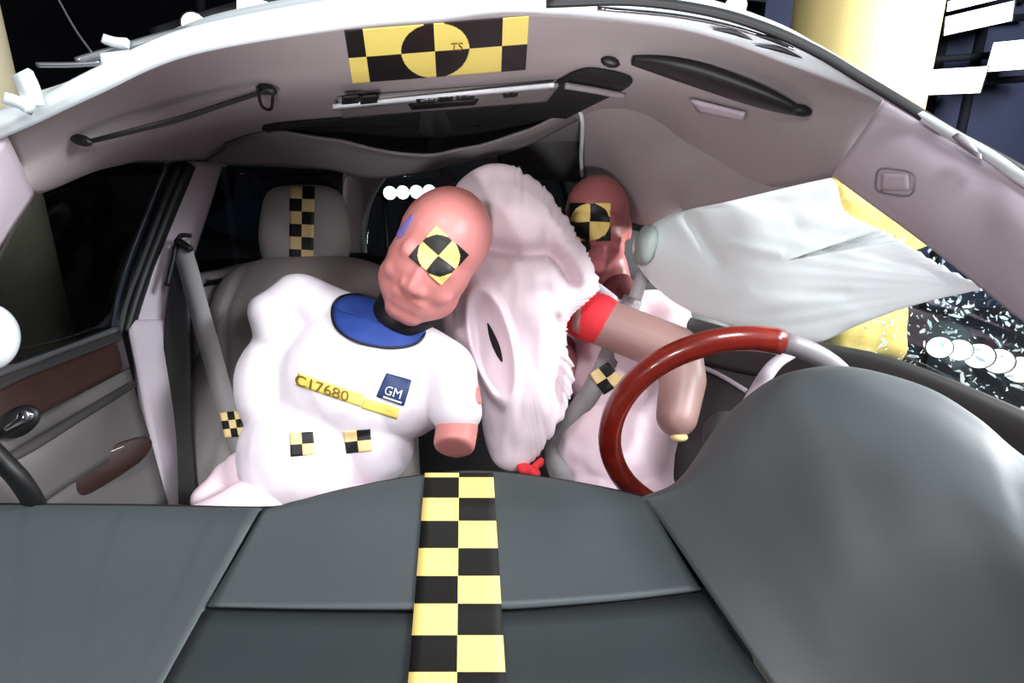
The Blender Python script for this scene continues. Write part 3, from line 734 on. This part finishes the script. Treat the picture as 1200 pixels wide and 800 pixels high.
# driver dummy
dd = thing('crash_test_dummy', W(720, 590, 1.17), 'crash test dummy with red sleeve cuffs seated in the driver seat behind the steering wheel', 'crash test dummy')
def dbody(bm):
    headprims(bm, (699, 262, 1.24), 1.0, 2, 12, -12)
    cap(bm, (713,310,1.25), (722,360,1.25), .045, .05)
    ell(bm, (742,440,1.22), (.14,.085,.15)); ell(bm, (725,540,1.20), (.13,.085,.14))
    cap(bm, (660,385,1.22), (770,385,1.22), .045, .045)
    cap(bm, (655,420,1.2), (640,480,1.1), .045, .04)
    cap(bm, (690,590,1.18), (660,640,.98), .06, .055); cap(bm, (770,590,1.18), (790,640,.98), .06, .055)
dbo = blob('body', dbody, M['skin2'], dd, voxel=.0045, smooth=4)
def darm(bm):
    cap(bm, (690,371,1.12), (790,410,1.06), .052, .052)
    cap(bm, (690,371,1.12), (668,365,1.16), .050, .050)
    cap(bm, (792,412,1.06), (800,445,1.03), .052, .046)
    cap(bm, (800,445,1.03), (793,488,1.0), .046, .040)
arm = blob('forearm_cover', darm, M['arm'], dd, voxel=.0045, smooth=6)
arm['label'] = 'tan bent arm of the dummy across its chest'
blob('wrist_pad', lambda bm: ell(bm, (796,512,.985), (.017,.014,.009)), M['cream'], arm, voxel=.002)
def dshirt(bm):
    ell(bm, (745,440,1.22), (.162,.10,.165)); ell(bm, (722,535,1.20), (.150,.105,.15), roll=8); ell(bm, (765,515,1.2), (.08,.09,.12), roll=-10)
    cap(bm, (680,375,1.22), (775,372,1.22), .06, .062); cap(bm, (775,372,1.22), (800,405,1.2), .055, .05)
    cap(bm, (690,580,1.18), (700,640,1.0), .075, .07); cap(bm, (760,570,1.18), (770,630,1.02), .06, .06)
def dw2(co, n): return cotton(9, .010)(co, n) + .007*math.sin(co.z*70+6*noise.noise(co*6))*max(0, noise.noise(co*5)+.3)
dsh = blob('shirt', dshirt, M['pinkshirt'], dd, voxel=.005, smooth=6, disp=dw2)
blob('sleeve_cuff', lambda bm: (cap(bm, (672,364,1.15), (702,374,1.11), .056, .0555)), M['red'], dd, voxel=.005, smooth=3)
blob('sleeve_lining', lambda bm: (cap(bm, (664,360,1.16), (678,366,1.145), .059, .0585)), M['shirt'], dd, voxel=.005, smooth=3)
BD = bvh_of([dbo])
tdecal(BD, 692, 260, 23, 22, 0, dd)
polydecal('face_patch', BD, [(676,280),(690,282),(692,292),(684,296),(678,296)], (684,288), M['blk'], dd, off=.002, th=.001)
blob('neck_cover', lambda bm: cap(bm, (722,338,1.235), (732,356,1.215), .044, .046), mat('dark_red_neck', rgb(88, 28, 34), .6), dd, voxel=.004)
blob('shirt_collar', lambda bm: (cap(bm, (700,338,1.20), (718,352,1.17), .014, .014), cap(bm, (745,340,1.2), (742,356,1.17), .014, .014)), M['shirt'], dd, voxel=.004)
BDS = bvh_of([dsh])

# ------------------------------------------------------------------ airbags
ab = thing('airbag', W(600, 555, 1.05), 'big pink white front airbag standing between the two dummies', 'airbag')
ol = [(575,192),(606,197),(640,222),(668,262),(690,300),(702,335),(690,352),(668,372),(664,402),(672,440),(664,478),(640,520),(618,545),(598,552),(578,540),(566,505),(560,460),(524,400),(516,350),(520,300),(538,260),(532,225),(548,204)]
def fray(p, i):
    if p.x > 600+0 and 195 < p.y < 540 or p.x > 640:
        k = noise.noise(Vector((i*.31, 3, 0)))*6 + noise.noise(Vector((i*.9, 7, 0)))*3
        dv = Vector((p.x-600, p.y-370, 0)).normalized(); return p + dv*k
    return p
def bagd(x, y, r):
    s = 0
    # puffed upper lobe over the crease
    crease = [(530,250),(552,272),(575,293),(612,300),(640,297),(658,308),(668,330)]
    def seg(lines, wd):
        b = 0
        for (a, c) in zip(lines[:-1], lines[1:]):
            L = (c[0]-a[0])**2+(c[1]-a[1])**2; t = max(0, min(1, ((x-a[0])*(c[0]-a[0])+(y-a[1])*(c[1]-a[1]))/L))
            b = max(b, math.exp(-((x-a[0]-t*(c[0]-a[0]))**2+(y-a[1]-t*(c[1]-a[1]))**2)/wd**2))
        return b
    s -= .040*seg(crease, 8)
    s += .035*math.exp(-((x-612)**2/50**2+(y-258)**2/34**2))
    s += .025*math.exp(-((x-632)**2/32**2+(y-400)**2/75**2))
    s -= .022*seg([(650,375),(655,410),(650,450),(655,490)], 6)
    s -= .012*seg([(655,322),(648,300),(640,280)], 6)
    # long vent pocket, rim raised round a hollow
    q = math.radians(-14); dx, dy = x-577, y-402; u = dx*math.cos(q)+dy*math.sin(q)*-1; u = dx*math.cos(q)-dy*math.sin(-q)*-1
    u = dx*math.cos(q)+dy*math.sin(q); v = -dx*math.sin(q)+dy*math.cos(q)
    e = math.hypot(u/22, v/62)
    s += .022*math.exp(-((e-1)/.2)**2)
    s -= .045*math.exp(-(e/.6)**2)
    s += .010*noise.noise(Vector((x*.022, y*.022, 1)))+.004*noise.noise(Vector((x*.08, y*.03, 4)))
    s += .010*math.exp(-((x-626)**2+(y-332)**2)/14**2)-.010*math.exp(-((x-640)**2+(y-345)**2)/9**2)
    return s*min(1, (1-r)*6)
agb = pillow('cushion', ol, (606,375), lambda x, y: 1.07-.0002*(x-600), .05, M['bag'], ab, rings=60, n=14, expo=3.0, disp=bagd, edge=fray)
BA = bvh_of(agb)
polydecal('vent_slit', BA, [(571,378),(578,388),(586,406),(589,424),(581,414),(574,398)], (580,401), M['gap'], ab, off=.0015, th=.001)['label'] = 'dark slit in the vent pocket'
tag(blob('buckle', lambda bm: (cap(bm, (612,548,1.05), (628,555,1.04), .012, .012), cap(bm, (634,540,1.06), (622,553,1.05), .008, .01)), M['red'], voxel=.003, disp=lambda c, n: .004*noise.noise(c*60)), 'small red belt buckle at the foot of the airbag', 'buckle')

pp = thing('crash_pole_padding', W(1015, 320, 2.25), 'ragged tan yellow padding seen outside behind the white side airbag', 'padding')
pillow('foam', [(965,208),(990,212),(1028,236),(1050,252),(1078,285),(1062,296),(1048,318),(1056,372),(1052,424),(1020,420),(985,425),(960,380),(950,300)], (1005,315), lambda x, y: 2.22, .10, M['foam'], pp, rings=14, expo=4, disp=lambda x, y, r: .02*noise.noise(Vector((x*.05, y*.05, 0))))
cb = thing('curtain_airbag', W(900, 300, .95), 'bright white side curtain airbag pulled to a point at the right window', 'airbag')
co = [(742,285),(765,262),(800,247),(860,232),(930,218),(974,210),(986,244),(1012,262),(1042,276),(1090,305),(1145,336),(1136,342),(1100,350),(1050,364),(1000,383),(960,401),(925,398),(880,388),(835,374),(800,360),(770,338),(748,312)]
def cud(x, y, r):
    s = 0
    for k in range(7):                                # fan folds running to the tip
        a = 290+k*17; x0, y0 = 1145, 337; x1, y1 = 850-10*(k % 2), a-30+k*6
        L = (x1-x0)**2+(y1-y0)**2; t = max(0, min(1, ((x-x0)*(x1-x0)+(y-y0)*(y1-y0))/L))
        d = math.hypot(x-x0-t*(x1-x0), y-y0-t*(y1-y0)); s -= .006*math.exp(-(d/(3+5*t))**2)*(1-t)**.5
    for (x0, y0, x1, y1, a) in ((905,238,925,270,.006),(925,270,990,283,.004),(800,250,835,310,.016),(860,232,905,238,.010),(850,290,900,300,-.008),(880,340,980,345,.006)):
        L = (x1-x0)**2+(y1-y0)**2; t = max(0, min(1, ((x-x0)*(x1-x0)+(y-y0)*(y1-y0))/L))
        d = math.hypot(x-x0-t*(x1-x0), y-y0-t*(y1-y0)); s -= a*math.exp(-(d/7)**2)
    s += .006*noise.noise(Vector((x*.02, y*.03, 2)))
    return s*min(1, (1-r)*5)
def cd_(x, y): return 1.16-(x-760)*.00125
def cfray(p, i):
    if p.x > 985 and p.y < 330: return p+Vector((0, 3*noise.noise(Vector((i*1.3, 0, 0)))+(1.5 if i % 2 else -1.5), 0))
    return p
pillow('cushion', co, (905,310), cd_, .035, M['curtain'], cb, rings=44, n=8, expo=2.5, disp=cud, edge=cfray)
tag(blob('belt_guide_cover', lambda bm: (ell(bm, (757,285,1.13), (.024,.02,.045), roll=-8), ell(bm, (752,300,1.14), (.020,.02,.02))), M['teal'], voxel=.004, disp=lambda c, n: .004*noise.noise(c*30)), 'grey green rounded cover beside the driver dummy head', 'cover')

# ------------------------------------------------------------------ seat belts
BE = thing('seat_belt', W(213, 285, 1.1), 'loose grey seat belt hanging from the left pillar past the white shirt', 'seat belt')
sweep('webbing', [(211,284,1.105),(222,320,1.09),(234,365,1.075),(247,410,1.06),(258,450,1.04),(270,490,1.01),(283,530,.985)], rect(.042,.002), M['belt'], BE, up=FWD)
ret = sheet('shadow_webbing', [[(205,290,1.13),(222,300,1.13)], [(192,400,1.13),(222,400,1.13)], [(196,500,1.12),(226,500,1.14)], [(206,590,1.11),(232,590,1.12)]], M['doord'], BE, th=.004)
sweep('anchor_slot', [(196,335,1.095),(203,305,1.098),(210,278,1.10),(224,276,1.105)], circ(.005,8), M['black'], BE)
blob('anchor', lambda bm: cap(bm, (209,283,1.09), (222,291,1.09), .009, .008), M['black'], BE, voxel=.003)
decal('checker_tag', bvh_of([o for o in BE.children if o.name.startswith('webbing')]), quad((259,484),(284,481),(289,510),(265,513)), 9, 9, [M['cream'], M['blk']], BE, mi=lambda i, j: ((i//3)+(j//3)) % 2, off=.004)['label'] = 'small yellow checkered tag on the belt'
lapb = [hit(BS, x, y, .004) for x, y in ((296,535),(320,548),(345,560),(365,572))]
DB = thing('seat_belt', W(760, 300, 1.2), 'seat belt crossing the chest of the driver dummy', 'seat belt')
sweep('upper_webbing', [(762,300,1.20),(752,325,1.165),(744,350,1.14)], rect(.030,.002), M['belt'], DB, up=FWD)
pts = []
for x, y in ((742,352),(728,385),(712,425),(697,455),(676,490),(654,530),(636,562)):
    pts.append(hit(BDS, x, y, .010) or W(x, y, 1.12))
sweep('lower_webbing', pts, rect(.045,.002), M['belt'], DB, up=FWD)
BDB = bvh_of([dsh]+[o for o in DB.children])
decal('checker_tag', BDB, quad((690,438),(712,424),(732,446),(708,462)), 10, 10, [M['cream'], M['blk']], DB, mi=lambda i, j: ((i//5)+(j//5)) % 2, off=.003)['label'] = 'creamy checkered tag on the driver belt'

# ------------------------------------------------------------------ steering wheel
SWC = W(854, 515, .805); ta = .535; yw = -.14
SX = camdir(math.cos(yw), math.sin(yw), 0)
SY = camdir(math.sin(ta)*math.sin(yw), -math.sin(ta)*math.cos(yw), math.cos(ta)); SN = SX.cross(SY)
RW = .184
sw = thing('steering_wheel', SWC, 'steering wheel with glossy red wood rim in front of the driver dummy', 'steering wheel')
def rim(a0, a1, n=40): return [SWC+SX*RW*math.cos(math.radians(a0+(a1-a0)*k/n))+SY*RW*math.sin(math.radians(a0+(a1-a0)*k/n)) for k in range(n+1)]
sweep('wood_rim', rim(76, 236), circ(.0185, 14), M['wood'], sw, raw=True)
lr = sweep('leather_rim', rim(-124, 76), circ(.0145, 14), M['greyp'], sw, raw=True); lr['label'] = 'grey leather section of the rim'
for a in (20, 275):
    e = SWC+SX*RW*.96*math.cos(math.radians(a))+SY*RW*.96*math.sin(math.radians(a))
    sweep('spoke', [SWC+(e-SWC)*.2+SN*-.03, SWC+(e-SWC)*.6-SN*.02, e], rect(.03,.012), M['greyp'], sw, up=SN)
blob('hub', lambda bm: ell(bm, SWC-SN*.01, (.040,.03,.04)), M['seatd'], sw, voxel=.006)
sweep('column', [SWC-SN*.0, SWC+camdir(.02, -.12, -.10)], circ(.03), M['black'], sw, raw=True)
tag(sweep('column_stalk', [(845,540,.72),(880,470,.76),(905,430,.80),(925,415,.82)], circ(.012,10,.008), M['pillar']), 'pale grey stalk behind the right of the steering wheel', 'stalk')

# ------------------------------------------------------------------ right door and broken window
rd = thing('car_door', W(1000, 470, .85)-Vector((0, 0, .2)), 'dark right door panel behind the steering wheel', 'car door')
sheet('upper_panel', [[(790,366,1.22),(880,390,1.06),(960,401,.93),(1050,420,.82),(1200,480,.66),(1320,540,.56)], [(790,378,1.20),(880,402,1.04),(960,413,.91),(1050,434,.80),(1200,500,.64),(1320,565,.54)], [(790,420,1.2),(880,440,1.04),(960,450,.91),(1050,470,.80),(1200,540,.64),(1320,610,.54)]], M['doord'], rd, th=.03)
sheet('lower_panel', [[(790,420,1.19),(880,440,1.03),(960,450,.90),(1050,470,.79)], [(780,520,1.15),(880,540,1.0),(960,560,.88),(1050,580,.78)], [(780,660,1.15),(880,680,1.0),(960,700,.88),(1050,720,.78)]], M['doord'], rd, th=.03)
sweep('pull_strip', [(818,428,1.13),(845,440,1.08),(875,458,1.03)], circ(.005,8), M['pillar'], rd)
ol_ = [(820,372),(880,392),(960,402)]
sg = [[(985,212,.90),(1060,260,.83),(1130,308,.77),(1210,365,.70)], [(960,300,1.05),(1040,330,.95),(1120,370,.84),(1240,420,.72)], [(950,402,1.08),(1040,418,.96),(1120,450,.83),(1260,520,.68)]]
PG = surf(sg, 10, 10)
structure(gridmesh('window_4', PG, M['cglass'], None, .003), 'shattered right front side window')
# crushed glass clinging to the pane
gv, gf = [], []
def shard(c, s, n_):
    k = len(gv); u = n_.orthogonal().normalized(); v = n_.cross(u); m_ = random.randint(3, 5); a0 = random.random()*6
    el = random.uniform(1, 4); ea = random.gauss(.6, .5)
    ring = []
    for q in range(m_):
        a = a0+2*PI*q/m_; x, y = math.cos(a)*s*el, math.sin(a)*s
        x, y = x*math.cos(ea)-y*math.sin(ea), x*math.sin(ea)+y*math.cos(ea)
        ring.append(c+u*x+v*y)
    gv.extend(ring); gv.extend([p+n_*s*.6 for p in ring])
    gf.append(tuple(range(k, k+m_))[::-1]); gf.append(tuple(range(k+m_, k+2*m_)))
    for q in range(m_): gf.append((k+q, k+(q+1) % m_, k+m_+(q+1) % m_, k+m_+q))
for k in range(450):
    i = random.randrange(3, len(PG)-1); j = random.randrange(6, len(PG[0])-1)
    p = PG[i][j].lerp(PG[i+1][j+1], random.random()) if random.random() < .5 else PG[i][j+1].lerp(PG[i+1][j], random.random())
    p = p+Vector((random.uniform(-.01, .01), random.uniform(-.02, .02), random.uniform(-.02, .02)))
    n_ = Vector((random.gauss(-.6, .5), random.gauss(-.5, .6), random.gauss(.4, .5))).normalized()
    shard(p, random.choice((.0008, .0010, .0012, .0016, .0028)), n_)
gs = finish('glass_fragments', gv, gf, [M['frost']], smooth=False)
tag(gs, 'white glinting crumbs of shattered glass in the right side window', 'broken glass', kind='stuff')

# ------------------------------------------------------------------ dashboard
db = thing('dashboard', Vector((0, .62, .55)), 'long dark grey dashboard with checkered tape down its middle', 'dashboard')
def D(px, py):
    """depth of the dash skin below a pixel"""
    pts = [(552,.765),(590,.715),(712,.60),(800,.53),(900,.465),(1100,.37)]
    for (a, b), (c, d) in zip(pts[:-1], pts[1:]):
        if py <= c: return b+(d-b)*(py-a)/(c-a)
    return .37
def farrow(xs, ys, dd): return [(x, y, d) for x, y, d in zip(xs, ys, dd)]
XS = [-150, 0, 150, 300, 340, 400, 480, 560, 640, 700, 760, 830]
YS = [592, 592, 593, 596, 590, 575, 560, 553, 561, 571, 583, 596]
rows = []
r0 = [W(x, y, D(x, y)) for x, y in zip(XS, YS)]
rows.append([p+Vector((0, .03, -.22)) for p in r0]); rows.append([p+Vector((0, .018, -.03)) for p in r0]); rows.append([p+Vector((0,.004,-.006)) for p in r0])
for k in (.12, .3, .5, .75, 1.0):
    rr_ = []
    for x, y in zip(XS, YS):
        xx = x + (k*120 if x > 700 else (-k*110 if x < 350 else 0)); yy = y+(1000-y)*k
        rr_.append(W(xx, yy, D(xx, yy)+.008))
    rows.append(rr_)
sheet('base', rows, M['gap'], db, th=.02, nu=5, nv=5)
def panel(name, top, bot, m, nu=40, nv=16, lip=None, off=0, lipd=(0, .012, -.03)):
    """panel between two pixel polylines, lying on the dash skin"""
    T = spline([Vector((x, y, 0)) for x, y in top], 12); B = spline([Vector((x, y, 0)) for x, y in bot], 12)
    s = lambda L, u: L[min(len(L)-1, int(u*(len(L)-1)+.5))]
    P = []
    for i in range(nv+1):
        P.append([W(q.x, q.y, D(q.x, q.y)-off) for q in [s(T, j/nu).lerp(s(B, j/nu), i/nv) for j in range(nu+1)]])
    if lip: P = [[p+Vector((0, lipd[1]*1.6, -.14)) for p in P[0]], [p+Vector((0, lipd[1]*1.3, -.05)) for p in P[0]], [p+Vector((0, lipd[1], -.012)) for p in P[0]], [p+Vector((0, lipd[1]*.5, -.003)) for p in P[0]]]+P
    return gridmesh(name, P, m, db, .006)
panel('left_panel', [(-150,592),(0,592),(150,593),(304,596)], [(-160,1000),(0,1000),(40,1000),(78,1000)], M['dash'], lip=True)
pl = bpy.data.objects[db.children[-1].name]
ctop = [(309,597),(340,589),(400,574),(480,559),(560,552),(640,560),(700,570),(757,583)]
mid = [(243,709),(330,711),(430,712),(535,712),(600,711),(660,707),(740,700),(822,690)]
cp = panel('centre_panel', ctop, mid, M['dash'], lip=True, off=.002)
mid2 = [(238,716),(330,718),(430,719),(535,719),(600,718),(660,714),(740,707),(827,697)]
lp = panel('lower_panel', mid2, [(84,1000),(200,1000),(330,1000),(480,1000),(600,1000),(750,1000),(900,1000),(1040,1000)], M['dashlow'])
cw = sheet('instrument_cowl', [
 [W(x, y, d)+Vector((0, .06, -.16)) for x, y, d in ((748,588,.74),(800,562,.72),(850,492,.70),(900,448,.685),(945,431,.67),(1000,429,.65),(1080,451,.61),(1140,486,.57),(1200,536,.52),(1330,610,.45))],
 [W(x, y, d)+Vector((0, .03, -.03)) for x, y, d in ((748,586,.735),(800,562,.72),(850,494,.70),(900,450,.685),(945,434,.67),(1000,432,.65),(1080,454,.61),(1140,488,.57),(1200,538,.52),(1330,612,.45))],
 [(750,585,.725),(803,562,.70),(853,494,.68),(902,449,.665),(946,432,.65),(1001,430,.63),(1081,452,.59),(1141,487,.55),(1201,537,.505),(1330,612,.435)],
 [(758,592,.715),(815,575,.675),(868,518,.64),(912,472,.625),(955,455,.61),(1008,450,.59),(1085,470,.555),(1145,503,.52),(1205,550,.48),(1332,625,.415)],
 [(775,612,.69),(840,605,.64),(900,570,.60),(945,535,.575),(985,515,.56),(1035,508,.54),(1100,520,.51),(1160,548,.48),(1215,590,.45),(1335,655,.395)],
 [(828,690,.605),(890,680,.575),(945,660,.545),(985,635,.525),(1025,615,.51),(1070,605,.49),(1130,610,.465),(1185,630,.44),(1235,660,.42),(1345,710,.375)],
 [(905,800,.525),(950,790,.518),(990,775,.506),(1030,755,.495),(1070,735,.482),(1110,725,.469),(1165,722,.450),(1220,730,.430),(1270,750,.415),(1370,790,.375)],
 [(1045,1000,.43),(1070,990,.44),(1100,970,.452),(1130,950,.458),(1160,930,.456),(1195,915,.45),(1240,905,.44),(1290,905,.43),(1340,915,.42),(1430,940,.39)]], M['cowl'], db, th=.006, nu=8, nv=8)
BDSH = bvh_of([cp, lp])
rowy = [553, 559, 583, 610, 642, 674.5, 707, 744, 787, 836, 892, 955]
def tape(u, v):
    k = v*(len(rowy)-1); i = min(int(k), len(rowy)-2); y = rowy[i]+(rowy[i+1]-rowy[i])*(k-i)
    t = (y-553)/247
    xl = 498-20*t; xr = 578+15*t
    return (xl+(xr-xl)*u, y+ .0*u)
NT = (len(rowy)-1)*6
tpd = gridmesh('marker_tape', [[W(*tape(j/8, i/NT), D(*tape(j/8, i/NT))-.0055) for j in range(9)] for i in range(NT+1)], [M['yel'], M['blk']], db, .0012, mi=lambda i, j: ((i//6)+(0 if j < 4 else 1)) % 2)
tpd['label'] = 'yellow and black checkered tape running down the dashboard'
tl = finish('tape_lip', [W(498,553,D(0,553)-.006)+Vector((0,.0,0)), W(578,553,D(0,553)-.006), W(578,556,D(0,556)-.006)+Vector((0,.03,-.07)), W(498,556,D(0,556)-.006)+Vector((0,.03,-.07))], [(0,1,2,3)], M['blk'], db)
solid(tl, .001)
# roof-edge brackets top left
br = thing('roof_bracket', W(40, 110, .56), 'white clamp bracket with a thin rod on the left roof corner', 'bracket')
sweep('clamp_plate', [(26,86,.555),(34,104,.555),(40,124,.56)], rect(.020,.006), M['white'], br, up=FWD)
sweep('clamp_foot', [(8,116,.555),(22,120,.555),(36,128,.555)], rect(.012,.008), M['white'], br, up=FWD)
sweep('cross_bar', [(44,76,.60),(80,76,.60),(118,74,.60)], circ(.003,8), M['steel'], br)
sweep('rod', [(66,-5,.70),(88,34,.65),(108,62,.61)], circ(.0012,6), M['steel'], br)
rk = thing('roof_rack', W(180, 55, .62), 'dark roof rail with pale clamps above the left roof edge', 'rail')
sweep('rail', [(90,72,.60),(140,57,.61),(200,40,.62),(262,27,.63),(330,12,.64),(400,2,.65)], circ(.0045,8), M['steel'], rk)
sweep('clamp', [(122,46,.60),(136,50,.60),(150,51,.60)], rect(.010,.006), M['white'], rk, up=FWD)
sweep('clamp', [(120,70,.59),(138,68,.59),(154,66,.59)], rect(.012,.006), M['white'], rk, up=FWD)
